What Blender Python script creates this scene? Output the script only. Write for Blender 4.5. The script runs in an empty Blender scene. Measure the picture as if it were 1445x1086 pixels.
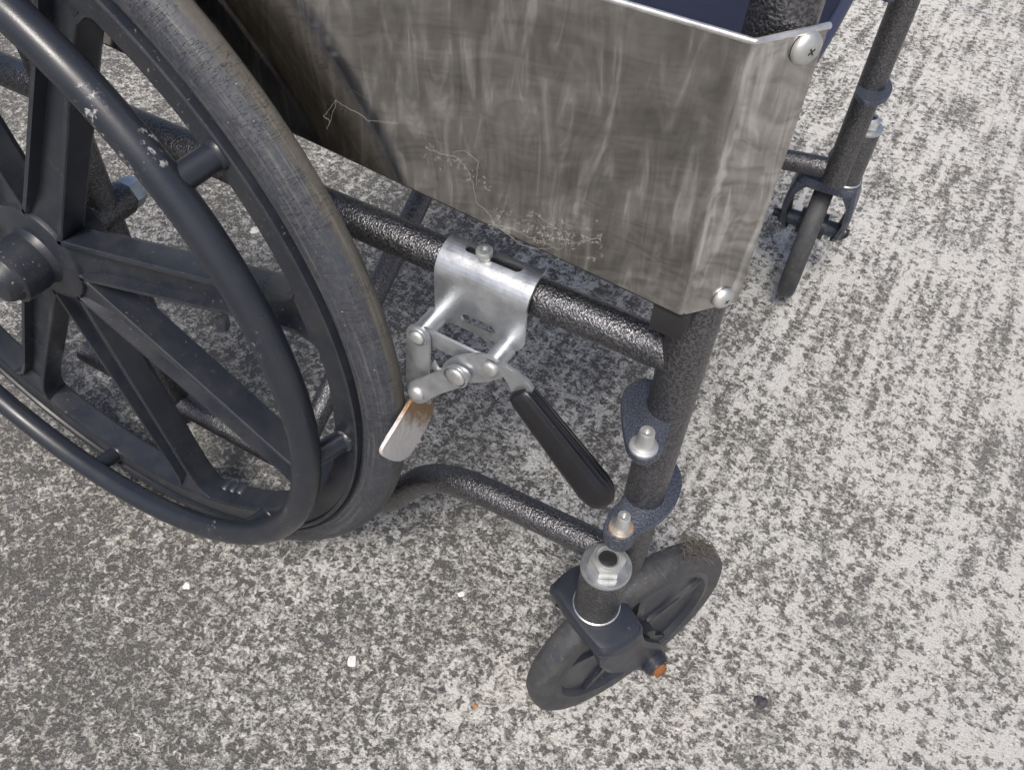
import bpy, bmesh, math, random
from mathutils import Vector, Matrix
random.seed(7)
R = math.radians
scene = bpy.context.scene
col = scene.collection

# ------------------------------------------------------------------ camera
CAM = Vector((0.5115, -0.3084, 0.7203)); FPX = 1206.74; W0, H0 = 1445.0, 1086.0
def cam_axes(yaw=-0.469, pitch=0.8553, roll=0.0683):
    F = Vector((math.sin(yaw)*math.cos(pitch), math.cos(yaw)*math.cos(pitch), -math.sin(pitch)))
    R0 = Vector((math.cos(yaw), -math.sin(yaw), 0)); U0 = R0.cross(F)
    return (math.cos(roll)*R0 + math.sin(roll)*U0, -math.sin(roll)*R0 + math.cos(roll)*U0, F)
CR, CU, CF = cam_axes()
cd = bpy.data.cameras.new('camera'); cam = bpy.data.objects.new('camera', cd); col.objects.link(cam)
cd.sensor_width = 36.0; cd.lens = 36.0*FPX/W0; cd.clip_start = 0.01; cd.clip_end = 200
M = Matrix((CR, CU, -CF)).transposed().to_4x4(); M.translation = CAM
cam.matrix_world = M
scene.camera = cam
def hit(u, v, p, n):
    """where the sight line through photograph pixel (u, v) meets a real plane"""
    r = CF + CR*((u-W0/2)/FPX) - CU*((v-H0/2)/FPX)
    p = Vector(p); n = Vector(n)
    return CAM + r*((p-CAM).dot(n)/r.dot(n))

# ------------------------------------------------------------------ light
SUN_EL, SUN_AZ = R(58), math.atan2(-0.90, 0.22)      # hazy sun, towards -y
world = bpy.data.worlds.new('World'); scene.world = world; world.use_nodes = True
nt = world.node_tree; bg = nt.nodes['Background']
sky = nt.nodes.new('ShaderNodeTexSky'); sky.sky_type = 'NISHITA'; sky.sun_disc = False
sky.sun_elevation = SUN_EL; sky.sun_rotation = math.pi/2 - SUN_AZ
sky.air_density = 0.8; sky.dust_density = 5.0; sky.ozone_density = 0.6
nt.links.new(sky.outputs[0], bg.inputs[0]); bg.inputs[1].default_value = 0.125
sd = bpy.data.lights.new('sun', 'SUN'); sun = bpy.data.objects.new('sun', sd); col.objects.link(sun)
sd.energy = 2.2; sd.angle = R(17); sd.color = (1, 0.965, 0.91)
sdir = Vector((math.cos(SUN_AZ)*math.cos(SUN_EL), math.sin(SUN_AZ)*math.cos(SUN_EL), math.sin(SUN_EL)))
sun.rotation_euler = sdir.to_track_quat('Z', 'Y').to_euler()
scene.view_settings.view_transform = 'Standard'; scene.view_settings.look = 'None'
scene.view_settings.exposure = 0.30; scene.view_settings.gamma = 1.0
scene.view_settings.use_curve_mapping = False

# ------------------------------------------------------------------ materials
def mat(name):
    m = bpy.data.materials.new(name); m.use_nodes = True
    return m, m.node_tree, m.node_tree.nodes['Principled BSDF']
def N(t, typ, **k):
    n = t.nodes.new(typ)
    for a, b in k.items():
        if a.startswith('i_'):
            n.inputs[a[2:].replace('_', ' ')].default_value = b
        else: setattr(n, a, b)
    return n
def coords(t, scale=(1, 1, 1), rot=(0, 0, 0)):
    tc = N(t, 'ShaderNodeTexCoord'); mp = N(t, 'ShaderNodeMapping')
    mp.inputs['Scale'].default_value = scale; mp.inputs['Rotation'].default_value = rot
    t.links.new(tc.outputs['Object'], mp.inputs['Vector']); return mp.outputs[0]
def noise(t, vec, scale, detail=4, rough=0.55, dist=0.0):
    n = N(t, 'ShaderNodeTexNoise'); n.inputs['Scale'].default_value = scale
    n.inputs['Detail'].default_value = detail; n.inputs['Roughness'].default_value = rough
    n.inputs['Distortion'].default_value = dist
    t.links.new(vec, n.inputs['Vector']); return n.outputs['Fac']
def ramp(t, src, stops):
    r = N(t, 'ShaderNodeValToRGB'); e = r.color_ramp.elements
    while len(e) > 1: e.remove(e[-1])
    e[0].position = stops[0][0]; c = stops[0][1]; e[0].color = (c, c, c, 1) if isinstance(c, (int, float)) else (*c, 1)
    for p, c in stops[1:]:
        x = e.new(p); x.color = (c, c, c, 1) if isinstance(c, (int, float)) else (*c, 1)
    t.links.new(src, r.inputs[0]); return r.outputs[0]
def mix(t, f, a, b, blend='MIX'):
    m = N(t, 'ShaderNodeMix', data_type='RGBA', blend_type=blend)
    for s, v in ((m.inputs[0], f), (m.inputs[6], a), (m.inputs[7], b)):
        if hasattr(v, 'is_linked'): t.links.new(v, s)
        elif isinstance(v, (int, float)): s.default_value = v
        else: s.default_value = (*v, 1)
    return m.outputs[2]
def math_(t, op, a, b=None, c=None, clamp=False):
    m = N(t, 'ShaderNodeMath', operation=op, use_clamp=clamp)
    for s, v in zip(m.inputs, (a, b, c)):
        if v is None: continue
        if hasattr(v, 'is_linked'): t.links.new(v, s)
        else: s.default_value = v
    return m.outputs[0]
def bump(t, b, h, dist, strength=1.0, normal=None):
    n = N(t, 'ShaderNodeBump'); n.inputs['Distance'].default_value = dist; n.inputs['Strength'].default_value = strength
    t.links.new(h, n.inputs['Height'])
    if normal: t.links.new(normal, n.inputs['Normal'])
    if b: t.links.new(n.outputs[0], b.inputs['Normal'])
    return n.outputs[0]
def setc(t, b, name, v):
    if hasattr(v, 'is_linked'): t.links.new(v, b.inputs[name])
    elif isinstance(v, (int, float)): b.inputs[name].default_value = v
    else: b.inputs[name].default_value = (*v, 1)

def hammered(name, lo, hi, rough=0.28, metal=0.88, scale=780, bd=0.0008):
    m, t, b = mat(name); v = coords(t)
    n1 = noise(t, v, scale, 2, 0.55, 0.3); n2 = noise(t, v, 60, 3); n3 = noise(t, v, scale*0.45, 2, 0.5)
    sp = ramp(t, n1, [(0.42, 0), (0.60, 1)])
    c = mix(t, sp, lo, hi)
    dirt = ramp(t, noise(t, v, 900, 2, 0.6), [(0.73, 0), (0.78, 0.3)])
    c = mix(t, dirt, c, (0.30, 0.28, 0.26))
    setc(t, b, 'Base Color', c); b.inputs['Metallic'].default_value = metal
    setc(t, b, 'Roughness', ramp(t, n2, [(0.3, rough-0.04), (0.7, rough+0.08)]))
    bump(t, b, math_(t, 'ADD', n1, math_(t, 'MULTIPLY', n3, 0.7)), bd, 0.9)
    return m
def plastic(name, base, rough=0.42, dust=(0.25, 0.23, 0.20), dusty=0.35, grain=1500, spec=0.5, scuff=False):
    m, t, b = mat(name); v = coords(t)
    big = noise(t, v, 14, 4); spk = noise(t, v, 420, 3, 0.7)
    d = math_(t, 'MULTIPLY', ramp(t, spk, [(0.64, 0), (0.70, 1)]), ramp(t, big, [(0.45, 0), (0.65, 1)]))
    film = math_(t, 'MULTIPLY', ramp(t, noise(t, v, 45, 5, 0.65), [(0.42, 0), (0.75, 1)]), dusty*0.14)
    c = mix(t, film, base, dust); c = mix(t, math_(t, 'MULTIPLY', d, dusty*2.0, clamp=True), c, dust)
    if scuff:       # the rim has been knocked and rubbed through to pale plastic in a few places
        k = math_(t, 'MULTIPLY', ramp(t, noise(t, v, 210, 5, 0.75), [(0.56, 0), (0.62, 1)]), ramp(t, noise(t, v, 19, 2, 0.5), [(0.63, 0), (0.68, 1)]))
        c = mix(t, math_(t, 'MULTIPLY', k, 0.8), c, (0.42, 0.42, 0.42))
    setc(t, b, 'Base Color', c)
    setc(t, b, 'Roughness', ramp(t, noise(t, v, 30, 4), [(0.3, rough-0.06), (0.75, rough+0.16)]))
    b.inputs['Specular IOR Level'].default_value = spec
    bump(t, b, noise(t, v, grain, 2, 0.5), 0.00012, 0.5)
    return m

mHam = hammered('hammered_paint', (0.085, 0.085, 0.090), (0.19, 0.19, 0.20))
mHamB = hammered('hammered_paint_smooth', (0.055, 0.064, 0.088), (0.13, 0.148, 0.19), rough=0.36, metal=0.6, scale=1000, bd=0.0005)
mWheel = plastic('wheel_plastic', (0.018, 0.022, 0.031), 0.31, dusty=0.50)
mHand = plastic('handrim_plastic', (0.018, 0.022, 0.031), 0.30, dusty=0.18, scuff=True)
mFork = plastic('fork_plastic', (0.020, 0.024, 0.035), 0.34, dusty=0.25)
mGrip = plastic('grip_rubber', (0.007, 0.007, 0.009), 0.25, dusty=0.05)
mBlack = plastic('black_rubber', (0.015, 0.015, 0.016), 0.55, dusty=0.25)

def rubber(name, side=(0.038, 0.044, 0.058), tread=(0.074, 0.070, 0.062), worn=(0.115, 0.107, 0.094), r0=0.0, r1=1.0, axis_y=True):
    """tyre rubber in wheel coordinates: sidewall, and a worn paler tread towards the inner shoulder"""
    m, t, b = mat(name); v = coords(t)
    sx = N(t, 'ShaderNodeSeparateXYZ'); t.links.new(v, sx.inputs[0])
    rr = math_(t, 'SQRT', math_(t, 'ADD', math_(t, 'MULTIPLY', sx.outputs[0], sx.outputs[0]), math_(t, 'MULTIPLY', sx.outputs[2], sx.outputs[2])))
    wob = math_(t, 'MULTIPLY', math_(t, 'SUBTRACT', noise(t, v, 70, 4), 0.5), 0.006)
    yy = math_(t, 'ADD', sx.outputs[1], wob)
    f = math_(t, 'MULTIPLY_ADD', yy, 260.0, 1.45, clamp=True)       # 0 at the outer wall, 1 over the tread
    f2 = math_(t, 'MULTIPLY', f, ramp(t, rr, [(r0, 0), (r1, 1)])) if r0 else f
    c = mix(t, f2, side, tread)
    c = mix(t, math_(t, 'MULTIPLY', ramp(t, noise(t, v, 260, 5, 0.7), [(0.45, 0), (0.7, 1)]), 0.45), c, worn)
    spk = ramp(t, noise(t, v, 500, 2, 0.6), [(0.73, 0), (0.76, 1)])
    c = mix(t, math_(t, 'MULTIPLY', spk, 0.7), c, (0.55, 0.52, 0.46))
    # crazing: short cracks that run across the tyre
    ang = math_(t, 'ARCTAN2', sx.outputs[2], sx.outputs[0])
    cv = N(t, 'ShaderNodeCombineXYZ'); t.links.new(math_(t, 'MULTIPLY', ang, 90.0), cv.inputs[0])
    t.links.new(math_(t, 'MULTIPLY', rr, 60.0), cv.inputs[1]); t.links.new(math_(t, 'MULTIPLY', sx.outputs[1], 60.0), cv.inputs[2])
    cn = noise(t, cv.outputs[0], 1.6, 3, 0.6, 0.3)
    ck = ramp(t, math_(t, 'ABSOLUTE', math_(t, 'SUBTRACT', cn, 0.5)), [(0.0, 1), (0.012, 0)])
    ck = math_(t, 'MULTIPLY', ck, ramp(t, noise(t, v, 38, 3), [(0.44, 0), (0.52, 1)]))
    c = mix(t, math_(t, 'MULTIPLY', ck, 0.90), c, (0.02, 0.02, 0.02))
    sv = N(t, 'ShaderNodeCombineXYZ'); t.links.new(math_(t, 'MULTIPLY', ang, 7.0), sv.inputs[0])
    t.links.new(math_(t, 'MULTIPLY', rr, 900.0), sv.inputs[1]); t.links.new(math_(t, 'MULTIPLY', sx.outputs[1], 900.0), sv.inputs[2])
    sc = noise(t, sv.outputs[0], 0.55, 5, 0.75, 0.2)
    c = mix(t, math_(t, 'MULTIPLY', ramp(t, sc, [(0.52, 0), (0.72, 1)]), 0.35), c, (0.30, 0.28, 0.24))
    c = mix(t, math_(t, 'MULTIPLY', ramp(t, sc, [(0.30, 1), (0.46, 0)]), 0.45), c, (0.03, 0.03, 0.032))
    setc(t, b, 'Base Color', c); b.inputs['Roughness'].default_value = 0.55
    h = math_(t, 'SUBTRACT', math_(t, 'MULTIPLY', noise(t, v, 700, 3), 0.3), ck)
    bump(t, b, h, 0.0005, 0.8)
    return m
mTyre = rubber('tyre_rubber')
def caster_rubber():
    m, t, b = mat('caster_tyre_rubber'); v = coords(t)
    n = noise(t, v, 55, 5, 0.65); n2 = noise(t, v, 330, 4, 0.7)
    c = mix(t, ramp(t, n, [(0.4, 0), (0.68, 1)]), (0.036, 0.040, 0.048), (0.070, 0.068, 0.064))
    c = mix(t, math_(t, 'MULTIPLY', ramp(t, n2, [(0.55, 0), (0.72, 1)]), 0.40), c, (0.20, 0.18, 0.15))
    setc(t, b, 'Base Color', c); b.inputs['Roughness'].default_value = 0.6
    bump(t, b, n2, 0.0006, 0.6); return m
mCTyre = caster_rubber()

def zinc(name, base=(0.60, 0.625, 0.65), rough=0.28, rust=0.0):
    m, t, b = mat(name); v = coords(t)
    n = noise(t, v, 90, 5, 0.6); n2 = noise(t, v, 520, 3, 0.6)
    c = mix(t, ramp(t, n, [(0.35, 0), (0.7, 1)]), tuple(0.72*x for x in base), base)
    spots = ramp(t, n2, [(0.70, 0), (0.76, 1)])
    c = mix(t, math_(t, 'MULTIPLY', spots, 0.5), c, (0.25, 0.22, 0.18))
    met = 0.85
    if rust:
        rn = ramp(t, noise(t, v, 160, 5, 0.7), [(rust, 0), (rust+0.12, 1)])
        c = mix(t, rn, c, (0.33, 0.13, 0.035))
        met = math_(t, 'SUBTRACT', 0.9, math_(t, 'MULTIPLY', rn, 0.85))
    setc(t, b, 'Base Color', c); setc(t, b, 'Metallic', met)
    setc(t, b, 'Roughness', ramp(t, n, [(0.3, rough), (0.75, rough+0.18)]))
    bump(t, b, n2, 0.00025, 0.4); return m
mZinc = zinc('zinc_plate'); mBolt = zinc('bright_bolt_steel', (0.66, 0.67, 0.66), 0.36)
mBolt.node_tree.nodes['Principled BSDF'].inputs['Metallic'].default_value = 0.80
mRustBolt = zinc('rusty_bolt_steel', (0.62, 0.58, 0.5), 0.35, 0.50)
def shoe_mat():
    m, t, b = mat('brake_shoe_metal'); v = coords(t)
    sx = N(t, 'ShaderNodeSeparateXYZ'); t.links.new(v, sx.inputs[0])
    n = noise(t, v, 130, 5, 0.65, 0.6)
    al = math_(t, 'ADD', math_(t, 'MULTIPLY', sx.outputs[1], 0.8), math_(t, 'MULTIPLY', sx.outputs[2], 0.6))
    k = math_(t, 'MULTIPLY_ADD', al, 90.0, -12.75)                 # rust gathers at the inner end
    f = math_(t, 'ADD', k, math_(t, 'MULTIPLY', math_(t, 'SUBTRACT', n, 0.5), 2.2), clamp=True)
    c = mix(t, f, (0.60, 0.585, 0.575), (0.27, 0.17, 0.09))
    c = mix(t, ramp(t, noise(t, v, 240, 4, 0.7), [(0.62, 0), (0.72, 0.6)]), c, (0.30, 0.16, 0.07))
    setc(t, b, 'Base Color', c); b.inputs['Metallic'].default_value = 0.35; b.inputs['Roughness'].default_value = 0.5
    bump(t, b, n, 0.0012, 0.7); return m
mShoe = shoe_mat()

RIP = 1.1
def chrome():
    m, t, b = mat('polished_steel_sheet')
    v = coords(t)
    vs = coords(t, (1.0, 1.0, 0.22))
    flow = noise(t, coords(t, (0.40, 1.0, 1.0), (0, R(12), 0)), 26, 1, 0.3, 0.9)      # long shallow ripples from rolling          # streaks below: polish marks plus painted ground reflection
    flow2 = noise(t, vs, 85, 4, 0.55, 1.6)
    w = noise(t, v, 8, 0, 0.5, 0.5)
    dirt = noise(t, v, 260, 4, 0.7)
    streak = ramp(t, flow2, [(0.38, 0), (0.54, 0.3), (0.66, 1)])  # polish marks, with the ground's smeared reflection painted into their contrast
    c = mix(t, streak, (0.36, 0.345, 0.325), (0.70, 0.685, 0.665))
    c = mix(t, math_(t, 'MULTIPLY', ramp(t, dirt, [(0.58, 0), (0.75, 1)]), 0.4), c, (0.42, 0.33, 0.23))
    setc(t, b, 'Base Color', c); b.inputs['Metallic'].default_value = 1.0
    setc(t, b, 'Roughness', ramp(t, flow2, [(0.3, 0.055), (0.7, 0.072)]))
    b.inputs['Anisotropic'].default_value = 0.97; b.inputs['Anisotropic Rotation'].default_value = 0.0
    tg = N(t, 'ShaderNodeCombineXYZ'); tg.inputs[0].default_value = 1.0      # brushed: the smear runs up and down; t.links.new(tg.outputs[0], b.inputs['Tangent'])
    h = math_(t, 'MULTIPLY', flow, RIP)
    h = math_(t, 'ADD', h, math_(t, 'MULTIPLY', w, 0.6))
    bump(t, b, h, 0.00036, 1.0)
    return m
mChrome = chrome()
mHem = zinc('sheet_edge_steel', (0.80, 0.80, 0.79), 0.25)

def fabric():
    m, t, b = mat('navy_vinyl'); v = coords(t)
    n = noise(t, v, 18, 4)
    setc(t, b, 'Base Color', mix(t, n, (0.022, 0.026, 0.055), (0.040, 0.046, 0.085)))
    b.inputs['Roughness'].default_value = 0.5
    bump(t, b, noise(t, v, 1100, 2), 0.0004, 0.6); return m
mFab = fabric()
def plain(name, c, rough=0.6, metal=0.0):
    m, t, b = mat(name); v = coords(t); n = noise(t, v, 300, 4)
    setc(t, b, 'Base Color', mix(t, n, tuple(0.75*x for x in c), c)); b.inputs['Roughness'].default_value = rough
    b.inputs['Metallic'].default_value = metal
    bump(t, b, n, 0.001, 0.6); return m

mRust = plain('rust', (0.22, 0.085, 0.032), 0.95)
def concrete():
    m, t, b = mat('weathered_concrete')
    tc = N(t, 'ShaderNodeTexCoord'); v = tc.outputs['Object']
    # warped coordinates give the stones ragged outlines
    wn = N(t, 'ShaderNodeTexNoise'); wn.inputs['Scale'].default_value = 190; wn.inputs['Detail'].default_value = 4
    t.links.new(v, wn.inputs['Vector'])
    off = N(t, 'ShaderNodeVectorMath', operation='MULTIPLY_ADD'); t.links.new(wn.outputs['Color'], off.inputs[0])
    off.inputs[1].default_value = (0.020, 0.020, 0.0); off.inputs[2].default_value = (-0.010, -0.010, 0)
    vw = N(t, 'ShaderNodeVectorMath', operation='ADD'); t.links.new(v, vw.inputs[0]); t.links.new(off.outputs[0], vw.inputs[1]); vw = vw.outputs[0]
    def vor(scale, feature='F1'):
        n = N(t, 'ShaderNodeTexVoronoi', feature=feature, voronoi_dimensions='2D'); n.inputs['Scale'].default_value = scale
        t.links.new(vw, n.inputs['Vector']); return n
    A = vor(100); B = vor(230)
    sepA = N(t, 'ShaderNodeSeparateColor'); t.links.new(A.outputs['Color'], sepA.inputs[0])
    sepB = N(t, 'ShaderNodeSeparateColor'); t.links.new(B.outputs['Color'], sepB.inputs[0])
    # where the pale cement skin survives, and where the aggregate shows
    sx = N(t, 'ShaderNodeSeparateXYZ'); t.links.new(v, sx.inputs[0])
    broad = noise(t, v, 7.5, 4, 0.6); mid = noise(t, v, 112, 6, 0.72, 0.4); fine = noise(t, v, 330, 5, 0.72)
    vst = N(t, 'ShaderNodeMapping'); vst.inputs['Scale'].default_value = (1, 0.14, 1); vst.inputs['Rotation'].default_value = (0, 0, R(-4))
    t.links.new(v, vst.inputs['Vector'])
    broom = noise(t, vst.outputs[0], 62, 3, 0.6)
    # more pale skin towards +x / +y; the glare on that side is painted in
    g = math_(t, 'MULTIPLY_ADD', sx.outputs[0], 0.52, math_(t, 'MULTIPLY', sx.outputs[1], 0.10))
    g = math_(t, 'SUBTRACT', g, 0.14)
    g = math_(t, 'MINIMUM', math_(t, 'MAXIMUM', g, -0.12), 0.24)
    skin = math_(t, 'ADD', math_(t, 'MULTIPLY', mid, 1.0), math_(t, 'MULTIPLY', fine, 1.05))
    skin = math_(t, 'ADD', skin, math_(t, 'MULTIPLY', broad, 0.38))
    bw = math_(t, 'MULTIPLY_ADD', sx.outputs[1], 1.1, math_(t, 'MULTIPLY', sx.outputs[0], 0.7), clamp=True)
    skin = math_(t, 'ADD', skin, math_(t, 'MULTIPLY', math_(t, 'SUBTRACT', broom, 0.5), bw))
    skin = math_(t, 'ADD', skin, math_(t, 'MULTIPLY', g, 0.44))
    stA = math_(t, 'MULTIPLY', ramp(t, A.outputs['Distance'], [(0.30, 1), (0.40, 0)]), ramp(t, sepA.outputs[0], [(0.42, 0), (0.46, 1)]))
    stB = math_(t, 'MULTIPLY', ramp(t, B.outputs['Distance'], [(0.32, 1), (0.46, 0)]), ramp(t, sepB.outputs[0], [(0.50, 0), (0.54, 1)]))
    skin = math_(t, 'SUBTRACT', skin, math_(t, 'MULTIPLY', stA, 0.16))
    skin = math_(t, 'SUBTRACT', skin, math_(t, 'MULTIPLY', stB, 0.09))
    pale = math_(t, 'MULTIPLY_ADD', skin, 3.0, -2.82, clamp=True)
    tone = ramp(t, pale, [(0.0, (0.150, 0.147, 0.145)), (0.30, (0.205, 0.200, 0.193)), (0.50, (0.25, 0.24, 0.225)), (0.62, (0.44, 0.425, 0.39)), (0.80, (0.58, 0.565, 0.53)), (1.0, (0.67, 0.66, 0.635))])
    warm = mix(t, ramp(t, noise(t, v, 12, 4, 0.6), [(0.35, 0), (0.7, 1)]), (0.98, 0.975, 0.94), (0.97, 0.98, 0.985))
    c = mix(t, 1.0, tone, warm, 'MULTIPLY')
    veil = math_(t, 'MULTIPLY', math_(t, 'MULTIPLY_ADD', sx.outputs[0], 2.2, -0.75, clamp=True), 0.34)  # flare haze put into the colour: washes the darks out towards +x
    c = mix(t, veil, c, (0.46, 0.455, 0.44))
    agg = mix(t, sepA.outputs[1], (0.12, 0.115, 0.115), (0.30, 0.285, 0.27))
    c = mix(t, math_(t, 'MULTIPLY', stA, 0.30), c, agg)
    pit = ramp(t, noise(t, v, 330, 4, 0.75), [(0.29, 1), (0.36, 0)])
    c = mix(t, math_(t, 'MULTIPLY', pit, 0.6), c, (0.06, 0.058, 0.056))
    wh = ramp(t, noise(t, v, 33, 3, 0.6), [(0.735, 0), (0.75, 1)])
    c = mix(t, wh, c, (0.80, 0.79, 0.78))
    gl = ramp(t, noise(t, v, 1500, 1, 0.5), [(0.77, 0), (0.80, 0.5)])
    c = mix(t, gl, c, (0.75, 0.75, 0.75))
    micro = ramp(t, noise(t, v, 620, 5, 0.8), [(0.30, 0.70), (0.70, 1.20)])
    c = mix(t, 1.0, c, micro, 'MULTIPLY')
    setc(t, b, 'Base Color', c)
    b.inputs['Roughness'].default_value = 0.75; b.inputs['Specular IOR Level'].default_value = 0.35
    h = math_(t, 'ADD', math_(t, 'MULTIPLY', pale, 0.45), math_(t, 'MULTIPLY', fine, 0.55))
    h = math_(t, 'ADD', h, math_(t, 'MULTIPLY', noise(t, v, 700, 3, 0.7), 0.3))
    h = math_(t, 'SUBTRACT', h, math_(t, 'MULTIPLY', pit, 0.5))
    bump(t, b, h, 0.0042, 1.0)
    return m
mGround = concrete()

# ------------------------------------------------------------------ mesh helpers
def link(name, me, m, parent=None, smooth=True, sharp=35):
    ms = m if isinstance(m, (list, tuple)) else [m]
    for x in ms: me.materials.append(x)
    o = bpy.data.objects.new(name, me); col.objects.link(o)
    if parent: o.parent = parent
    if smooth:
        for p in me.polygons: p.use_smooth = True
        me.set_sharp_from_angle(angle=R(sharp))
    return o
def fin(name, bm, m, parent=None, smooth=True, sharp=35):
    bmesh.ops.recalc_face_normals(bm, faces=bm.faces)
    me = bpy.data.meshes.new(name); bm.to_mesh(me); bm.free()
    return link(name, me, m, parent, smooth, sharp)
def frame(d):
    d = Vector(d).normalized(); a = Vector((0, 0, 1)) if abs(d.z) < 0.9 else Vector((1, 0, 0))
    x = a.cross(d).normalized(); return x, d.cross(x), d
def round_path(pts, rad, n=8):
    pts = [Vector(p) for p in pts]; out = [pts[0]]
    for i in range(1, len(pts)-1):
        p, a, c = pts[i], pts[i-1], pts[i+1]
        u, w = (a-p).normalized(), (c-p).normalized()
        k = min(rad, 0.49*(a-p).length, 0.49*(c-p).length)
        p0, p1 = p+u*k, p+w*k
        for j in range(n+1):
            s = j/n; out.append(p0*(1-s)**2 + p*2*s*(1-s) + p1*s*s)
    out.append(pts[-1]); return out
def tube(bm, pts, r, seg=20, closed=False, cap=True):
    pts = [Vector(p) for p in pts]; n = len(pts); rings = []; prev = None
    for i, p in enumerate(pts):
        a = pts[(i-1) % n] if (closed or i > 0) else p
        c = pts[(i+1) % n] if (closed or i < n-1) else p
        d = (c-a).normalized()
        if prev is None: x, y, _ = frame(d)
        else:
            x = (prev - d*prev.dot(d)).normalized(); y = d.cross(x)
        prev = x; rr = r[i] if isinstance(r, (list, tuple)) else r
        rings.append([bm.verts.new(p + x*rr*math.cos(2*math.pi*k/seg) + y*rr*math.sin(2*math.pi*k/seg)) for k in range(seg)])
    m = n if closed else n-1
    for i in range(m):
        A, B = rings[i], rings[(i+1) % n]
        for k in range(seg): bm.faces.new((A[k], A[(k+1) % seg], B[(k+1) % seg], B[k]))
    if cap and not closed:
        bm.faces.new(rings[0]); bm.faces.new(rings[-1][::-1])
    return rings
def lathe(bm, prof, origin=(0, 0, 0), axis=(0, 0, 1), seg=32, closed=False):
    """prof: (radius, height along axis)"""
    x, y, d = frame(axis); o = Vector(origin); rings = []
    for r, h in prof:
        if r < 1e-6: rings.append([bm.verts.new(o + d*h)])
        else: rings.append([bm.verts.new(o + d*h + x*r*math.cos(2*math.pi*k/seg) + y*r*math.sin(2*math.pi*k/seg)) for k in range(seg)])
    L = len(rings)
    for i in range(L if closed else L-1):
        A, B = rings[i], rings[(i+1) % L]
        for k in range(seg):
            k2 = (k+1) % seg
            if len(A) == 1 and len(B) == 1: break
            if len(A) == 1: bm.faces.new((A[0], B[k2], B[k]))
            elif len(B) == 1: bm.faces.new((A[k], A[k2], B[0]))
            else: bm.faces.new((A[k], A[k2], B[k2], B[k]))
def prism(bm, poly, ex, ey, o, n, t, bev=0.0, seg=2):
    """poly in the (ex, ey) plane through o, thickness t along n (centred)"""
    ex, ey, n, o = Vector(ex), Vector(ey), Vector(n).normalized(), Vector(o)
    a = [bm.verts.new(o + ex*u + ey*v - n*t/2) for u, v in poly]
    b = [bm.verts.new(o + ex*u + ey*v + n*t/2) for u, v in poly]
    f0 = bm.faces.new(a[::-1]); f1 = bm.faces.new(b); k = len(poly)
    for i in range(k): bm.faces.new((a[i], a[(i+1) % k], b[(i+1) % k], b[i]))
    if bev:
        bmesh.ops.bevel(bm, geom=list({e for f in (f0, f1) for e in f.edges}), offset=bev, segments=seg, profile=0.6, affect='EDGES', clamp_overlap=True)
def box(bm, c, s, bev=0.0, rot=None, seg=2):
    m = Matrix.Translation(Vector(c)) @ ((rot.to_4x4()) if rot else Matrix.Identity(4)) @ Matrix.Diagonal((*s, 1))
    g = bmesh.ops.create_cube(bm, size=1, matrix=m)
    if bev:
        es = {e for v in g['verts'] for e in v.link_edges}
        bmesh.ops.bevel(bm, geom=list(es), offset=bev, segments=seg, profile=0.6, affect='EDGES')
def smooth_poly(p, n=5):
    out = []; k = len(p)
    for i in range(k):
        p0, p1, p2, p3 = (Vector(p[(i+j-1) % k]) for j in range(4))
        for j in range(n):
            s = j/n
            out.append(tuple(0.5*((2*p1) + (p2-p0)*s + (2*p0-5*p1+4*p2-p3)*s*s + (3*p1-p0-3*p2+p3)*s**3)))
    return out
def capsule(p0, p1, r, n=8, r2=None):
    """2D outline of a rounded bar from p0 to p1"""
    p0, p1 = Vector(p0), Vector(p1); r2 = r2 or r; a = math.atan2((p1-p0).y, (p1-p0).x); out = []
    for j in range(n+1):
        q = a - math.pi/2 + math.pi*j/n; out.append((p1.x + r2*math.cos(q), p1.y + r2*math.sin(q)))
    for j in range(n+1):
        q = a + math.pi/2 + math.pi*j/n; out.append((p0.x + r*math.cos(q), p0.y + r*math.sin(q)))
    return out
def rivet(p, n, r, h, m, parent, name='rivet'):
    bm = bmesh.new()
    lathe(bm, [(r, -0.0006), (r, h*0.25), (r*0.92, h*0.55), (r*0.7, h*0.85), (r*0.35, h), (0, h)], p, n, 20)
    return fin(name, bm, m, parent)
def screw(p, n, r, m, parent, drive=0.5):
    n = Vector(n).normalized(); p = Vector(p); x, y, d = frame(n)
    bm = bmesh.new()
    lathe(bm, [(r, -0.0004), (r, 0.0006), (r*0.93, 0.0016), (r*0.7, 0.0026), (r*0.4, 0.0031), (0, 0.0032)], p, n, 28)
    o = fin('screw', bm, m, parent)
    bm = bmesh.new()
    for q in (drive, drive+math.pi/2):
        e = x*math.cos(q) + y*math.sin(q); f = d.cross(e)
        rm = Matrix((e, f, d)).transposed()
        box(bm, p + d*(0.0028 + (0.00005 if q == drive else 0)), (r*0.50, r*0.10, 0.0009), 0, rm)
    fin('screw_slot', bm, mDark, o, False)
    return o
mDark = plain('dark_recess_steel', (0.05, 0.05, 0.055), 0.4, 0.6)

# ------------------------------------------------------------------ ground
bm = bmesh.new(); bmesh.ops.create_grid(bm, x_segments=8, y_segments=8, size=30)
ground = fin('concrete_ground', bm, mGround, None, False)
ground['kind'] = 'structure'

# ------------------------------------------------------------------ wheelchair
chair = bpy.data.objects.new('wheelchair', None); col.objects.link(chair)
chair['label'] = 'dark hammered-grey folding wheelchair with black mag wheels, polished steel side panel and lever brake'
chair['category'] = 'wheelchair'
WID = 0.5198; PX = 0.4524; RZ = 0.4033

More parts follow.
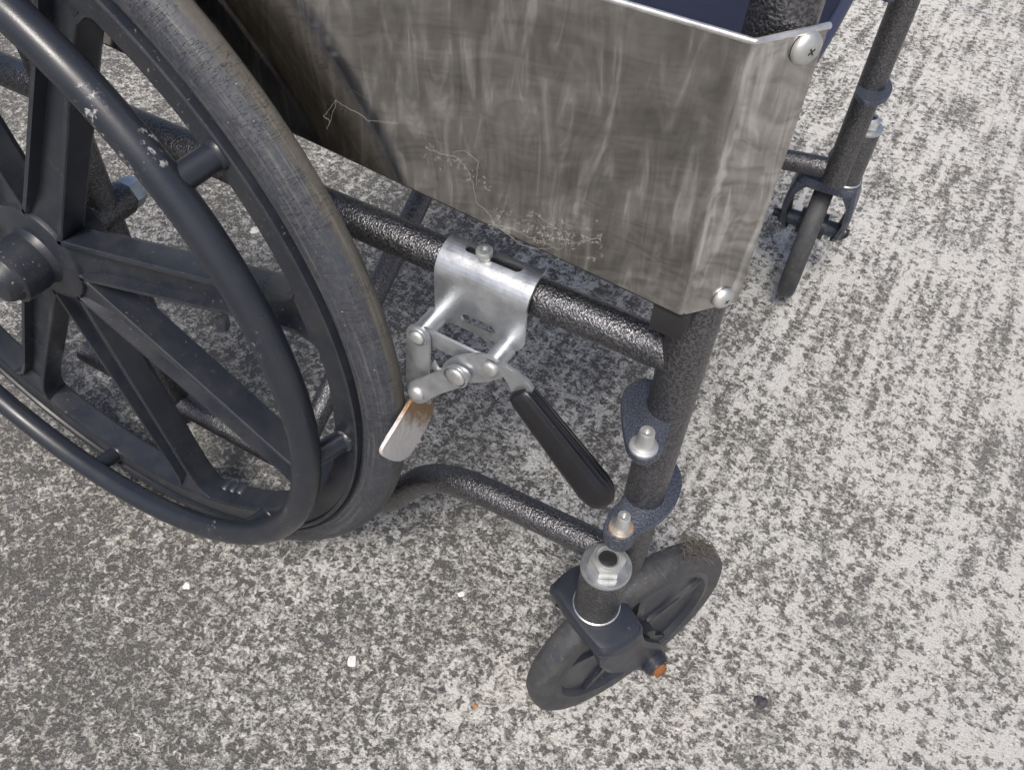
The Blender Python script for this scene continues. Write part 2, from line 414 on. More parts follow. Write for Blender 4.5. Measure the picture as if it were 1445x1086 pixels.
# --- big wheel (own coordinates, hub at origin, axle along y, -y is outboard)
def ring_path(rad, y, n=96): return [(rad*math.cos(2*math.pi*k/n), y, rad*math.sin(2*math.pi*k/n)) for k in range(n)]
def spoke_bm(a):
    bm = bmesh.new(); er = Vector((math.cos(a), 0, math.sin(a))); et = Vector((-math.sin(a), 0, math.cos(a))); ny = Vector((0, 1, 0))
    st = [(0.026, .0180), (0.060, .0165), (0.150, .0145), (0.225, .0125), (0.246, .0140), (0.256, .0185), (0.2635, .028)]
    wall = 0.0038; yo, yi, yf = -0.0125, 0.010, -0.0045
    rows = []
    for r, w in st:
        iw = max(w-wall, 0.002) if r < 0.25 else w-wall
        open_ = 0.034 < r < 0.25
        f = yf if open_ else yo + 0.0006
        prof = [(-w*0.86, yi), (-w, yi-0.004), (-w, yo+0.0008), (-w+0.0008, yo), (-iw, yo), (-iw+0.0012, f), (iw-0.0012, f), (iw, yo), (w-0.0008, yo), (w, yo+0.0008), (w, yi-0.004), (w*0.86, yi)]
        rows.append([bm.verts.new(er*r + et*u + ny*y) for u, y in prof])
    # closed pocket ends
    ins = []
    for (r, w, f) in ((0.044, 0.0174, yf), (0.236, 0.0126, yf)):
        pass
    for A, B in zip(rows, rows[1:]):
        k = len(A)
        for i in range(k): bm.faces.new((A[i], A[(i+1) % k], B[(i+1) % k], B[i]))
    bm.faces.new(rows[0]); bm.faces.new(rows[-1][::-1])
    return bm
def make_wheel(parent, sidey):
    bm = bmesh.new()       # hub, the body of the wheel
    lathe(bm, [(0, .030), (.022, .030), (.024, .028), (.026, .014), (.038, .011), (.040, .008), (.040, -.008), (.0385, -.0120), (.0370, -.0130), (.0230, -.0145), (.0215, -.017), (.0205, -.021), (0, -.021)], axis=(0, 1, 0), seg=64)
    hub = fin('drive_wheel', bm, mWheel, parent)
    hub.location = (0, sidey, 0.305)
    bm = bmesh.new()
    lathe(bm, [(.0215, -.020), (.0222, -.036), (.0216, -.0410), (.0194, -.0424), (.0184, -.0418), (.0176, -.0436), (.0168, -.0475), (.0146, -.0506), (.009, -.0522), (0, -.0526)], axis=(0, 1, 0), seg=64)
    fin('hub_cap', bm, mWheel, hub)
    bm = bmesh.new()
    lathe(bm, [(.2800, -.0105), (.2800, -.0158), (.2788, -.0166), (.2770, -.0163), (.2762, -.0140), (.2610, -.0132), (.2590, -.0115), (.2580, -.004), (.2580, .008), (.2605, .0105), (.2785, .0115), (.2798, .010)], axis=(0, 1, 0), seg=192, closed=True)
    # scalloped moulding bumps on the inner side of the rim
    for d in (21.6, 24.0, 26.4, 111.6, 114, 116.4, 201.6, 204, 206.4, 291.6, 294, 296.4):
        a = R(d); lathe(bm, [(0, -.002), (.0052, -.002), (.0062, 0), (.0062, .008), (0, .008)], (0.2595*math.cos(a), 0, 0.2595*math.sin(a)), (0, 1, 0), 16)
    fin('rim', bm, mWheel, hub)
    bm = bmesh.new()
    lathe(bm, [(.2785, -.0080), (.2800, -.0098), (.2822, -.0108), (.2838, -.0132), (.2890, -.0140), (.2950, -.0128), (.3000, -.0100), (.3030, -.0060), (.3045, -.0015), (.3048, .0015), (.3040, .0045), (.3018, .0075), (.2985, .0095), (.2930, .0108), (.2840, .0110), (.2790, .0095)], axis=(0, 1, 0), seg=192, closed=True)
    fin('tyre', bm, mTyre, hub)
    for k in range(8):
        fin('spoke', spoke_bm(R(15+45*k)), mWheel, hub, sharp=28)
    bm = bmesh.new(); tube(bm, ring_path(.2582, -.0400, 160), .0097, 24, True); fin('hand_rim', bm, mHand, hub, sharp=80)
    for k in range(8):
        a = R(37.5+45*k); c, s = math.cos(a), math.sin(a); bm = bmesh.new()
        lathe(bm, [(.0078, 0), (.0076, .004), (.0074, .026), (.0088, .0275), (.0092, .030)], (.2585*c, -.0400, .2585*s), (.0085*c, .028, .0085*s), 20)
        fin('hand_rim_stub', bm, mHand, hub)
    return hub
near = make_wheel(chair, -0.046)
# bits of debris and a valve-like boss on the near wheel only
bm = bmesh.new(); a = R(14)
lathe(bm, [(0, 0), (.0045, 0), (.0045, .006), (.003, .009), (0, .009)], (.181*math.cos(a)+.002, -.012, .181*math.sin(a)-.013), (.3, -.3, -1), 10)
fin('spoke_boss', bm, mWheel, near)
# --- frame
def tube_part(name, pts, r, m=mHam, parent=chair, seg=28, rad=0.03):
    bm = bmesh.new(); tube(bm, round_path(pts, rad), r, seg); return fin(name, bm, m, parent, sharp=50)
def side(y, s, fx=0.0):
    tube_part('side_rail', [(-.08, y, RZ), (PX-.004, y, RZ)], .0110)
    tube_part('front_post', [(PX, y, .198), (PX, y, .70)], .01265)
    tube_part('rear_post', [(0.0, y, .06), (0.0, y, .64)], .0126)
    tube_part('lower_rail', [(-.12, y, .083), (.232, y, .083), (.296, y, .190), (.4476, y-s*.006, .2085)], .0110, rad=0.045)
    bm = bmesh.new(); lathe(bm, [(0, 0), (.0135, 0), (.0135, .05), (.012, .053), (0, .053)], (0, y-s*.030, .305), (0, s, 0), 24)
    fin('axle_sleeve', bm, mHam, chair)
    bm = bmesh.new(); lathe(bm, [(0, 0), (.0125, 0), (.0125, .006), (.0105, .012), (.0065, .0165), (0, .0175)], (0, y+s*.0235, .305), (0, s, 0), 6)
    fin('axle_nut', bm, mZinc, chair)
side(0, 1)
side(WID, -1)
tube_part('cross_brace', [(.147, 0, .095), (.147, WID, .485)], .0100)
tube_part('cross_brace', [(.120, WID, .095), (.120, .03, .460)], .0100)
for y in (.035, WID-.035): tube_part('seat_tube', [(-.02, y, .490), (.440, y, .490)], .0110)
# --- seat sling
bm = bmesh.new(); nx, ny = 24, 40; g = []
for i in range(nx+1):
    row = []
    for j in range(ny+1):
        u, v = i/nx, j/ny
        x = .02 + u*.423; y = .022 + v*(WID-.044); z = .507 - .006*math.sin(math.pi*v) - .003*math.sin(9*v+3*u)*math.sin(math.pi*v)
        if u > .93: z -= (u-.93)*.10
        row.append(bm.verts.new((x + .004*math.sin(7*v)*u, y, z)))
    g.append(row)
for i in range(nx):
    for j in range(ny): bm.faces.new((g[i][j], g[i+1][j], g[i+1][j+1], g[i][j+1]))
gm = bmesh.ops.solidify(bm, geom=bm.faces[:], thickness=.006)
seat = fin('seat', bm, mFab, chair, sharp=60)
for v in (0.012, ):
    bm = bmesh.new(); tube(bm, [(.442+.004*math.sin(7*w/20), .022+w/20*(WID-.044), .503-.006*math.sin(math.pi*w/20)) for w in range(21)], .0035, 10)
    fin('seat_piping', bm, mFab, seat, sharp=80)

# --- leg-rest hanger plates with their pins
UP = [(.433, .011), (.426, 0), (.430, -.014), (.439, -.030), (.447, -.040), (.456, -.041), (.461, -.032), (.459, -.018), (.458, -.004), (.452, .004), (.442, .013)]
LO = [(.4400, -.029), (.4400, -.020), (.4425, -.010), (.4405, .004), (.4440, .022), (.452, .033), (.458, .0335), (.469, .021), (.472, .003), (.468, -.014), (.458, -.031), (.449, -.0385), (.442, -.037)]
def plate(poly, z, pin, y0, s, rust, boss, h=.005):
    q = [(x, y0 + s*y) for x, y in smooth_poly(poly, 4)]
    bm = bmesh.new(); prism(bm, q, (1, 0, 0), (0, 1, 0), (0, 0, z - h/2), (0, 0, 1), h, .0009)
    if boss: lathe(bm, [(0, 0), (.0088, 0), (.0094, .002), (.0094, .012), (0, .012)], (pin[0], y0+s*pin[1], z-.0135), (0, 0, 1), 24)
    p = fin('hanger_plate', bm, mHamB, chair)
    c = (pin[0], y0+s*pin[1], z)
    bm = bmesh.new(); lathe(bm, [(.0077, -.001), (.0077, .0013), (.0070, .0021), (.0052, .0024)], c, (0, 0, 1), 28)
    fin('washer', bm, mRustBolt if rust else mBolt, p)
    bm = bmesh.new(); lathe(bm, [(.0052, .0018), (.0049, .0070), (.0043, .0095), (.0041, .0128), (.0036, .0135), (.0021, .0135), (.0019, .0105), (0, .0105)], c, (0, 0, 1), 28)
    fin('pin', bm, mBolt, p)
for y0, s in ((0, 1), (WID, -1)):
    dz = 0 if s > 0 else .029
    plate(UP, .365+dz, (.4515, -.0335), y0, s, False, False)
    plate(LO, .280+dz, (.4505, -.0305), y0, s, True, True)

# --- caster housing and caster (steering axis at the housing, trail along local +x)
def caster(h, psi, bow=0.0, off=(0, 0), zt=.2335, zb=.1785, rc=.0923, trail=.0429):
    hf = h; h = (h[0]+off[0], h[1]+off[1])
    bm = bmesh.new()
    lathe(bm, [(0, zb), (.0152, zb), (.0156, zb+.0015), (.0156, zt-.0065), (.0152, zt-.005), (0, zt-.005)], (h[0], h[1], 0), (0, 0, 1), 40)
    hs = fin('caster_housing', bm, mHam, chair)
    bm = bmesh.new(); lathe(bm, [(.0158, zb-.0012), (.0166, zb-.0006), (.0166, zb+.0008), (.0158, zb+.0014)], (h[0], h[1], 0), (0, 0, 1), 40); fin('seal_ring', bm, mHem, hs)
    bm = bmesh.new(); lathe(bm, [(.0162, zt-.0052), (.0168, zt-.0042), (.0168, zt-.0022), (.0162, zt-.0010), (.0130, zt-.0008), (.0115, zt-.0011), (0, zt-.0010)], (h[0], h[1], 0), (0, 0, 1), 48)
    fin('washer', bm, mZinc, hs)
    bm = bmesh.new(); A = [(.0118*math.cos(R(60*k+28)), .0118*math.sin(R(60*k+28))) for k in range(6)]
    prism(bm, A, (1, 0, 0), (0, 1, 0), (h[0], h[1], zt+.0031), (0, 0, 1), .0080, .0003)
    lathe(bm, [(.0090, zt+.0060), (.0088, zt+.0084), (.0079, zt+.0096), (.0068, zt+.0094), (.0063, zt+.0086), (.0063, zt+.0056)], (h[0], h[1], 0), (0, 0, 1), 32)
    fin('lock_nut', bm, mBolt, hs)
    bm = bmesh.new(); lathe(bm, [(.00628, zt+.0050), (.0060, zt+.0074), (.0048, zt+.0078), (0, zt+.0078)], (h[0], h[1], 0), (0, 0, 1), 24); fin('bolt_end', bm, mDark, hs)
    # fork
    h = hf
    bm = bmesh.new(); top = zb-.0016
    crown = smooth_poly([(-.0185, -.020), (-.0150, -.0300), (.003, -.0335), (.0175, -.0295), (.0205, -.012), (.0205, .012), (.0175, .0295), (.003, .0335), (-.0150, .0300), (-.0185, .020), (-.0195, 0)], 3)
    n = len(crown); rows = []
    for z, k, dx in ((top, .80, 0), (top-.0012, .93, 0), (top-.004, 1.0, 0), (top-.012, 1.02, .0005)):
        rows.append([bm.verts.new((x*k+dx, y*k, z)) for x, y in crown])
    for A_, B_ in zip(rows, rows[1:]):
        for i in range(n): bm.faces.new((A_[i], A_[(i+1) % n], B_[(i+1) % n], B_[i]))
    bm.faces.new(rows[0])
    # the underside is open in the middle: close it as two pads with a slot for the wheel
    inner = [bm.verts.new((x*.80, math.copysign(max(abs(y)*.55, .0), y), top-.005)) for x, y in crown]
    for i in range(n): bm.faces.new((rows[-1][i], rows[-1][(i+1) % n], inner[(i+1) % n], inner[i]))
    bm.faces.new(inner[::-1])
    for s in (-1, 1):       # legs sweep back and down to the axle
        st = [(.000, .0185, top-.006), (.003, .0185, top-.022), (.011, .0175, top-.042), (.023, .0160, top-.058), (.036, .0145, top-.073), (trail, .0130, rc), (trail+.006, .0110, rc-.009)]
        prev = None; rws = []
        for j, (x, w, z) in enumerate(st):
            d = Vector((st[min(j+1, 6)][0]-st[max(j-1, 0)][0], 0, st[min(j+1, 6)][2]-st[max(j-1, 0)][2])).normalized()
            e = Vector((-d.z, 0, d.x)); bw_ = bow*math.sin(j/6*math.pi); yo = s*(.0325+bw_); yi = s*((.0255 if j else .0180)+bw_)
            sec = [(w, yi), (w, yo-s*.003), (w*.82, yo), (-w*.82, yo), (-w, yo-s*.003), (-w, yi)]
            rws.append([bm.verts.new(Vector((x, 0, z)) + e*u + Vector((0, y, 0))) for u, y in sec])
        for A_, B_ in zip(rws, rws[1:]):
            for i in range(6): bm.faces.new((A_[i], A_[(i+1) % 6], B_[(i+1) % 6], B_[i]))
        bm.faces.new(rws[0]); bm.faces.new(rws[-1][::-1])
        lathe(bm, [(0, 0), (.0095, 0), (.0095, .0180), (.0104, .0182), (.0104, .0240), (.0094, .0255), (0, .0255)], (trail, s*.0125, rc), (0, s, 0), 24)
    fork = fin('caster_fork', bm, mHamB if bow else mFork, chair, sharp=32)
    fork.location = (h[0], h[1], 0); fork.rotation_euler = (0, 0, psi)
    # the tyre and wheel disc
    bm = bmesh.new(); o = (trail, 0, rc)
    lathe(bm, [(rc-.019, -.0092), (rc-.0170, -.0100), (rc-.010, -.0106), (rc-.005, -.0096), (rc-.0018, -.0075), (rc-.0004, -.0035), (rc, 0), (rc-.0004, .0035), (rc-.0018, .0075), (rc-.005, .0096), (rc-.010, .0106), (rc-.0170, .0100), (rc-.019, .0092)], (0, 0, 0), (0, 1, 0), 96, True)
    ty = fin('tyre', bm, mCTyre, fork, sharp=60); ty.location = o
    bm = bmesh.new()
    rr = rc-.0185
    lathe(bm, [(rr+.0008, -.0096), (rr-.0035, -.0102), (rr-.005, -.0085), (rr-.007, -.0052), (.020, -.0045), (.0165, -.0060), (.0155, -.0160), (0, -.0160), (0, .0160), (.0155, .0160), (.0165, .0060), (.020, .0045), (rr-.007, .0052), (rr-.005, .0085), (rr-.0035, .0102), (rr+.0008, .0096)], (0, 0, 0), (0, 1, 0), 72)
    wd = fin('wheel_disc', bm, mWheel, fork, sharp=30); wd.location = o
    for k in range(5):
        a = R(72*k+20); bm = bmesh.new(); er = (math.cos(a), 0, math.sin(a)); et = (-math.sin(a), 0, math.cos(a))
        out = smooth_poly([(.014, -.0060), (.035, -.0026), (rr-.0065, -.0036), (rr-.0062, .0036), (.035, .0026), (.014, .0060)], 3)
        prism(bm, out, er, et, (0, 0, 0), (0, 1, 0), .0165, .0016)
        sp = fin('wheel_rib', bm, mWheel, fork, sharp=30); sp.location = o
    bm = bmesh.new(); lathe(bm, [(0, -.0432), (.0030, -.0438), (.0050, -.0428), (.0055, -.0415), (.0060, -.0400), (.0056, -.034), (.0056, .034), (.0050, .047), (0, .047)], o, (0, 1, 0), 12)
    for v in bm.verts:
        if v.co.y < -.0395: v.co += Vector((random.gauss(0, .0005), random.gauss(0, .0005), random.gauss(0, .0005)))
    fin('axle_bolt', bm, mRust if h[1] < .2 else mDark, fork)
    for s in (-1, 1):
        bm = bmesh.new(); lathe(bm, [(0, 0), (.0088, 0), (.0092, .0015), (.0088, .004), (0, .004)], (trail, s*.0355, rc), (0, s, 0), 20); fin('axle_cap', bm, mFork, fork)
    return fork
cf = caster((.4475, -.0305), 1.1036)
caster((.4450, WID+.028), 1.643, .006, (.0160, -.0030), zt=.2560, zb=.1900)

# ragged tangle of hair and fluff caught on the near caster tyre
bm = bmesh.new()
rnd = random.Random(3)
for k in range(230):
    a = R(rnd.gauss(58, 9)); y = rnd.gauss(-.001, .006); rad = .0926 + rnd.random()*.0022
    p = Vector((.0429 + rad*math.cos(a), y, .0923 + rad*math.sin(a)))
    tng = Vector((-math.sin(a), 0, math.cos(a)))*rnd.gauss(0, 1) + Vector((0, 1, 0))*rnd.gauss(0, .7)
    tng.normalize(); L = rnd.uniform(.004, .013); up = Vector((math.cos(a), 0, math.sin(a)))
    pts = [p - tng*L/2, p - tng*L/6 + up*rnd.uniform(0, .002), p + tng*L/6 + up*rnd.uniform(0, .003), p + tng*L/2 + up*rnd.uniform(-.001, .004)]
    tube(bm, pts, .00022, 3)
fl = fin('caught_fluff', bm, plain('grey_fluff', (0.12, 0.11, 0.095), 0.9), None)
fl.location = cf.location; fl.rotation_euler = cf.rotation_euler
fl['label'] = 'ragged grey-brown tangle of hair stuck to the top of the near front caster tyre'; fl['category'] = 'fluff'; fl['kind'] = 'stuff'

# --- polished side panel
YP = -.027; FX = .4511; SLP = .020; ZT, ZB = .5824, .4551
F0 = Vector((FX, YP, 0)); F1 = Vector((.4690, -.0005, 0)); fd = (F1-F0).normalized(); fn = Vector((fd.y, -fd.x, 0)).normalized()
if fn.y > 0: fn = -fn
fl_len = (F1-F0).length
bm = bmesh.new(); th = .0009; xs = [-.16 + i*(FX+.16)/30 for i in range(30)]
def zbot(x): return ZB + (FX-x)*.054
def ztop(x): return ZT - (FX-x)*.012
cols_ = []
path = [(x, YP + (FX-x)*SLP) for x in xs]
for j in range(7):       # rounded fold
    s = j/6; k = .0014
    p = Vector((FX-k, YP))*(1-s)**2 + Vector((FX, YP))*2*s*(1-s) + Vector((FX+fd.x*k, YP+fd.y*k))*s*s; path.append((p.x, p.y))
for j in range(1, 7):
    s = .0022 + (fl_len-.0022)*j/6; path.append((FX+fd.x*s, YP+fd.y*s))
L = len(path); nz = 24
for i, (x, y) in enumerate(path):
    fl_s = max(0, (Vector((x, y)) - Vector((FX, YP))).length) if i >= len(xs)+3 else 0
    a = zbot(min(x, FX)) - (.0035*fl_s/fl_len); b = ztop(min(x, FX)) + .0006*fl_s/fl_len
    cols_.append([bm.verts.new((x, y, a + (b-a)*k/nz)) for k in range(nz+1)])
for i in range(L-1):
    for k in range(nz): bm.faces.new((cols_[i][k], cols_[i+1][k], cols_[i+1][k+1], cols_[i][k+1]))
bmesh.ops.recalc_face_normals(bm, faces=bm.faces)
bmesh.ops.solidify(bm, geom=bm.faces[:], thickness=th)
panel = fin('side_panel', bm, mChrome, chair, sharp=30)
bm = bmesh.new(); tube(bm, [(x, y + .0006, (ztop(min(x, FX)) + .0003)) for x, y in path], .0013, 8); fin('hem', bm, mHem, panel, sharp=80)
bm = bmesh.new(); tube(bm, [(x, y + .0009, zbot(min(x, FX))) for x, y in path[:-6]], .0010, 8); fin('edge_strip', bm, mBlack, panel, sharp=80)
for u, v, r in ((1137, 68, .0062), (1020, 420, .0054)):
    screw(hit(u, v, F0 + fn*.0006, fn), fn, r, mBolt, panel, .6)
bm = bmesh.new(); box(bm, (.4455, -.0165, .4455), (.017, .017, .016), .0015); fin('panel_bracket', bm, mBlack, chair)
# --- wheel lock
bm = bmesh.new(); prof = []
for k in range(13):
    a = R(100 - 100*k/12); prof.append((-.0165*math.cos(a), RZ + .0165*math.sin(a)))
for z in (.398, .391, .386, .382, .379, .376, .3725): prof.append((-.0165, z))
X0, X1 = .3110, .3690; nxs = 40; vv = []
def slot(x, s):  # holes through the sheet: (x centre, half length, s centre, half height)
    for (xc, hl, sc, hh) in SL:
        dx = max(abs(x-xc)-(hl-hh), 0); ds = s-sc
        if dx*dx + ds*ds < hh*hh: return True
    return False
ss = [0]
for p, q in zip(prof, prof[1:]): ss.append(ss[-1] + (Vector(q)-Vector(p)).length)
# finer parameter grid so the slots get clean rounded ends
def on_prof(s):
    for i in range(len(ss)-1):
        if s <= ss[i+1] + 1e-9:
            f = (s-ss[i])/(ss[i+1]-ss[i]); a, b = Vector(prof[i]), Vector(prof[i+1]); return a.lerp(b, f)
    return Vector(prof[-1])
SL = [(.3405, .0175, .0052, .0030), (.3395, .0110, ss[-1]-.0080, .0036)]
nu, nv = 150, 96; grid = []
for i in range(nu+1):
    x = X0 + (X1-X0)*i/nu; col_v = []
    for j in range(nv+1):
        s = ss[-1]*j/nv; xx = x
        # rounded lower corners
        p = on_prof(s); z = p.y; 
        col_v.append((Vector((xx, p.x, z)), s))
    grid.append(col_v)
vmap = {}
def vtx(i, j):
    if (i, j) not in vmap: vmap[(i, j)] = bm.verts.new(grid[i][j][0])
    return vmap[(i, j)]
for i in range(nu):
    for j in range(nv):
        x = X0 + (X1-X0)*(i+.5)/nu; s = ss[-1]*(j+.5)/nv
        if slot(x, s): continue
        e = ss[-1]-s; rc_ = .009      # rounded corners at the lower edge
        dx = min(x-X0, X1-x)
        if e < rc_ and dx < rc_ and (rc_-e)**2 + (rc_-dx)**2 > rc_**2: continue
        bm.faces.new((vtx(i, j), vtx(i+1, j), vtx(i+1, j+1), vtx(i, j+1)))
# pull the stair-stepped slot edges onto the true outline
for (xc, hl, sc, hh) in SL:
    for (i, j), v in vmap.items():
        if not v.is_valid or not any(len(e.link_faces) == 1 for e in v.link_edges): continue
        x = v.co.x; s = ss[-1]*j/nv
        cx_ = min(max(x, xc-(hl-hh)), xc+(hl-hh)); d = Vector((x-cx_, s-sc)); l = d.length
        if l < hh*1.6 and l > 1e-6:
            d = d/l*hh; p = on_prof(sc+d.y); v.co = Vector((cx_+d.x, p.x, p.y))
bmesh.ops.recalc_face_normals(bm, faces=bm.faces)
bmesh.ops.solidify(bm, geom=bm.faces[:], thickness=.0018)
lock = fin('wheel_lock', bm, mZinc, chair, sharp=40)
bp = hit(684, 358, (0, 0, RZ+.0175), (0, 0, 1))
bm = bmesh.new(); lathe(bm, [(.0044, 0), (.0047, .001), (.0047, .0042), (.0040, .0052), (.0024, .0052), (.0022, .0035), (0, .0035)], (bp.x, bp.y, RZ+.0160), (0, -.15, 1), 24); fin('clamp_bolt', bm, mBolt, lock)
YL = -.036
pA, pB, pC, pD = (.3124, .3729), (.3381, .3565), (.3579, .3719), (.3091, .3249)
for p in (pA, pC):
    bm = bmesh.new(); lathe(bm, [(.0061, 0), (.0061, .0175)], (p[0], -.0160, p[1]), (0, -1, 0), 28); fin('spacer_tube', bm, mZinc, lock)
def bar(name, outline, y, t=.0022, m=mZinc, b=.0004):
    bm = bmesh.new(); prism(bm, outline, (1, 0, 0), (0, 0, 1), (0, y, 0), (0, 1, 0), t, b); return fin(name, bm, m, lock)
bar('base_bar', capsule(pA, pC, .0058), YL+.0034)
bar('link_bar', capsule(pA, pD, .0078), YL+.0008)
def px_bar(name, pts, y, t=.0022, sm=2):
    P = [hit(u, v, (0, y, 0), (0, 1, 0)) for u, v in pts]
    return bar(name, smooth_poly([(p.x, p.z) for p in P], sm), y, t)
px_bar('lever_plate', [(579, 539), (597, 532), (617, 524), (632, 516), (645, 516), (659, 524), (664, 534), (656, 543), (638, 549), (614, 557), (606, 564), (592, 568), (580, 561), (577, 550)], YL-.0062)
px_bar('catch_plate', [(613, 508), (617, 520), (624, 521), (627, 512), (642, 503), (662, 500), (680, 499), (695, 505), (708, 514), (714, 527), (702, 534), (680, 538), (655, 538), (630, 532), (617, 526), (611, 516)], YL-.0026)
bar('shoe_neck', [(pD[0]-.0050, pD[1]), (pD[0]+.0062, pD[1]), (pD[0]+.0072, pD[1]-.0125), (pD[0]-.0040, pD[1]-.0100)], YL+.0036)
px_bar('lever_neck', [(694, 514), (709, 513), (724, 521), (744, 537), (753, 548), (747, 556), (728, 556), (720, 543), (712, 529), (698, 526)], YL-.0050, .0024, 2)
# twisted neck of the lever then the rubber grip
g0 = hit(736, 556, (0, -.042, 0), (0, 1, 0)); g1 = hit(846, 697, (0, -.042, 0), (0, 1, 0))
gd = (g1-g0).normalized()
bm = bmesh.new(); Lg = (g1-g0).length + .006; up = (CU - gd*CU.dot(gd)).normalized()
e0 = Vector((0, -1, .6)); e0 = (e0 - gd*e0.dot(gd)).normalized(); e1 = gd.cross(e0)
rows = []; NS = 96; RT = (CR - gd*CR.dot(gd)).normalized(); CD = (CAM-g0).normalized()
stations = [(-.003, .50), (-.002, .68), (0, .78), (.003, .85), (.02, .93), (.045, 1.04), (.065, 1.10), (Lg-.014, 1.14), (Lg-.007, 1.06), (Lg-.0025, .90), (Lg, .70), (Lg+.001, .45)]
for s, k in stations:
    ring = []
    for q in range(NS):
        a = 2*math.pi*q/NS; c, s_ = math.cos(a), math.sin(a)
        n4 = 3.2; rad = 1/((abs(c)/.0088)**n4 + (abs(s_)/.0070)**n4)**(1/n4)
        # finger grooves: lengthwise ribs on the side that faces up and forward
        dv = e1*c + e0*s_
        if s > .001 and s < Lg-.006 and dv.dot(RT) > .30 and dv.dot(CD) > -.05:
            rad *= 1 + (.035 if (q % 6) < 3 else -.020)
        ring.append(bm.verts.new(g0 + gd*s + (e1*c + e0*s_)*rad*k))
    rows.append(ring)
for A_, B_ in zip(rows, rows[1:]):
    for i in range(NS): bm.faces.new((A_[i], A_[(i+1) % NS], B_[(i+1) % NS], B_[i]))
bm.faces.new(rows[0]); bm.faces.new(rows[-1][::-1]); fin('lever_grip', bm, mGrip, lock, sharp=40)
# brake shoe lying over the tread
X = .3085
q = [hit(u, v, (X, 0, 0), (1, 0, 0)) for u, v in ((584, 563), (597, 561), (611, 570), (610, 586), (597, 612), (582, 637), (570, 649), (555, 650), (541, 643), (541, 632), (558, 605), (572, 582))]
bm = bmesh.new(); prism(bm, smooth_poly([(p.y, p.z) for p in q], 4), (0, 1, 0), (0, 0, 1), (X-.0013, 0, 0), (1, 0, 0), .0026, .0009, 3)
fin('brake_shoe', bm, mShoe, lock)
pB2, pC2, pD2 = [(lambda w: (w.x, w.z))(hit(u, v, (0, YL-.0073, 0), (0, 1, 0))) for u, v in ((643, 531), (690, 522), (588, 555))]
bm = bmesh.new(); lathe(bm, [(.0078, 0), (.0078, .0008), (.0068, .0011)], (pB2[0], YL-.0072, pB2[1]), (0, -1, 0), 28); fin('washer', bm, mZinc, lock)
for p, y, r in ((pA, YL-.0004, .0046), (pB2, YL-.0073, .0062), (pC2, YL-.0062, .0050), (pD2, YL-.0073, .0050)):
    rivet((p[0], y, p[1]), (0, -1, 0), r, .0026, mBolt, lock)
bm = bmesh.new(); lathe(bm, [(.0062, 0), (.0062, .0008), (.0055, .0010)], (pA[0], YL-.0003, pA[1]), (0, -1, 0), 24); fin('washer', bm, mZinc, lock)

# ------------------------------------------------------------------ cobweb on the panel
def cobweb(pts, label):
    bm = bmesh.new(); rnd = random.Random(len(pts)*7)
    for strand in pts:
        P3 = [hit(u, v, (0, YP-.0022, 0), (0, 1, 0)) for u, v in strand]
        dense = []
        for a, b in zip(P3, P3[1:]):
            for k in range(6): dense.append(a.lerp(b, k/6) + Vector((rnd.gauss(0, .00022), rnd.gauss(0, .0002), rnd.gauss(0, .00022))))
        dense.append(P3[-1]); tube(bm, dense, .00006, 4)
    m, t, b = mat('cobweb_silk'); setc(t, b, 'Base Color', (0.36, 0.36, 0.345)); b.inputs['Roughness'].default_value = .6
    o = fin('cobweb', bm, m, None); o['label'] = label; o['category'] = 'cobweb'; o['group'] = 'cobwebs on the steel side panel'
cobweb([[(461, 182), (466, 172), (457, 164), (474, 141), (486, 150), (505, 160), (520, 170), (540, 172), (562, 174)], [(474, 141), (470, 160), (464, 178)]], 'single pale spider thread slanting over the dark wheel reflection in the panel')
rnd = random.Random(11); web = [[(668, 262), (672, 285), (690, 302), (700, 318), (722, 322), (742, 332), (760, 340), (775, 345), (785, 352), (797, 348), (803, 330), (792, 322)],
    [(600, 208), (625, 218), (645, 222), (660, 240), (668, 262)], [(700, 318), (716, 330), (735, 345), (760, 352), (778, 350)], [(762, 340), (790, 336), (815, 342), (848, 336)],
    [(640, 215), (655, 212), (675, 228), (672, 262)], [(755, 300), (775, 315), (790, 325), (798, 345)], [(820, 332), (835, 338), (850, 330), (846, 342)]]
for k in range(90):
    u, v = rnd.uniform(690, 850), 0; v = 318 + (u-700)*.16 + rnd.gauss(0, 12); d = rnd.uniform(1.5, 7); a = rnd.uniform(0, 3.14)
    web.append([(u, v), (u+d*math.cos(a), v+d*math.sin(a)*.6), (u+d*math.cos(a+.8), v+d*math.sin(a+.8))])
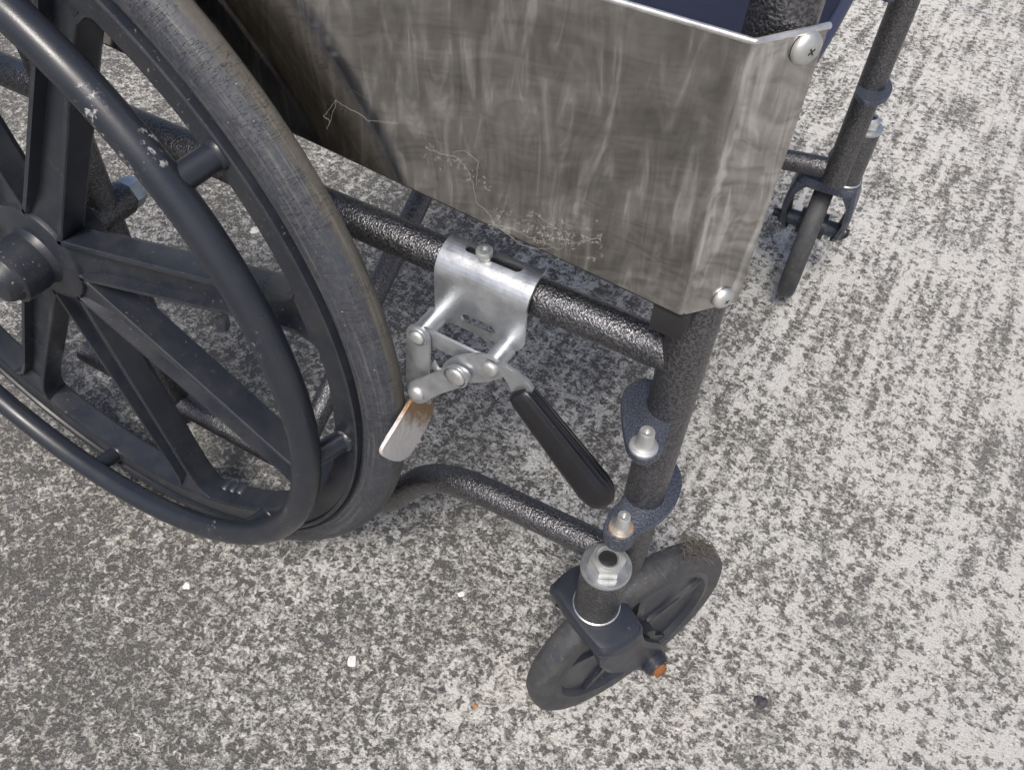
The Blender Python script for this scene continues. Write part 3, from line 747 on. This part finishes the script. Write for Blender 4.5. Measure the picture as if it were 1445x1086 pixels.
for k in range(40):
    u, v = rnd.uniform(600, 690), 0; v = 215 + (u-600)*.45 + rnd.gauss(0, 9); d = rnd.uniform(1.5, 5); a = rnd.uniform(0, 3.14)
    web.append([(u, v), (u+d*math.cos(a), v+d*math.sin(a))])
cobweb(web, 'dusty tangled cobweb along the lower edge of the steel side panel')

# ------------------------------------------------------------------ loose bits on the ground
def pebble(u, v, s, m, name, label, cat, flat=.55, seed=1, z=0):
    p = hit(u, v, (0, 0, z), (0, 0, 1)); r = random.Random(seed); bm = bmesh.new()
    bmesh.ops.create_icosphere(bm, subdivisions=3, radius=s)
    ph = [r.uniform(0, 6) for _ in range(6)]
    for w in bm.verts:
        c = w.co/s; k = 1 + .16*math.sin(3*c.x+ph[0]) + .14*math.sin(4*c.y+ph[1]) + .10*math.sin(7*c.z+ph[2]+2*c.x) + r.uniform(-.05, .05)
        w.co = Vector((w.co.x*k*1.1, w.co.y*k*.85, max(w.co.z*k*flat, -s*.2)))
    o = fin(name, bm, m, None, sharp=30); o.location = (p.x, p.y, p.z + s*.12); o.rotation_euler = (0, 0, r.uniform(0, 6))
    o['label'] = label; o['category'] = cat; return o
mWhite = plain('white_chip', (0.80, 0.79, 0.77)); mDk = plain('dark_pebble', (0.07, 0.065, 0.075)); mOr = plain('orange_crumb', (0.45, 0.20, 0.07))
pebble(1073, 991, .0058, mDk, 'pebble', 'dark purplish pebble on the pale concrete below the near caster', 'pebble', .8, 3)
pebble(264, 826, .0038, mWhite, 'stone_chip', 'small white stone chip on the concrete beneath the big wheel', 'stone chip', .5, 4)
pebble(497, 932, .0042, mWhite, 'stone_chip', 'white angular stone chip left of the near caster, towards the bottom', 'stone chip', .5, 5)
pebble(651, 838, .0028, mWhite, 'stone_chip', 'tiny white chip below the bent lower rail', 'stone chip', .5, 6)
pebble(360, 326, .0062, mWhite, 'stone_chip', 'white stone chip seen through the big wheel by its hand rim', 'stone chip', .4, 8)
pebble(671, 995, .0022, mOr, 'crumb', 'tiny orange-brown crumb on the concrete below the near caster tyre', 'crumb', .7, 7)
pebble(261, 578, .0045, mOr, 'crumb', 'rust-orange crumb on the shaded concrete seen between the wheel spokes', 'crumb', .5, 9)
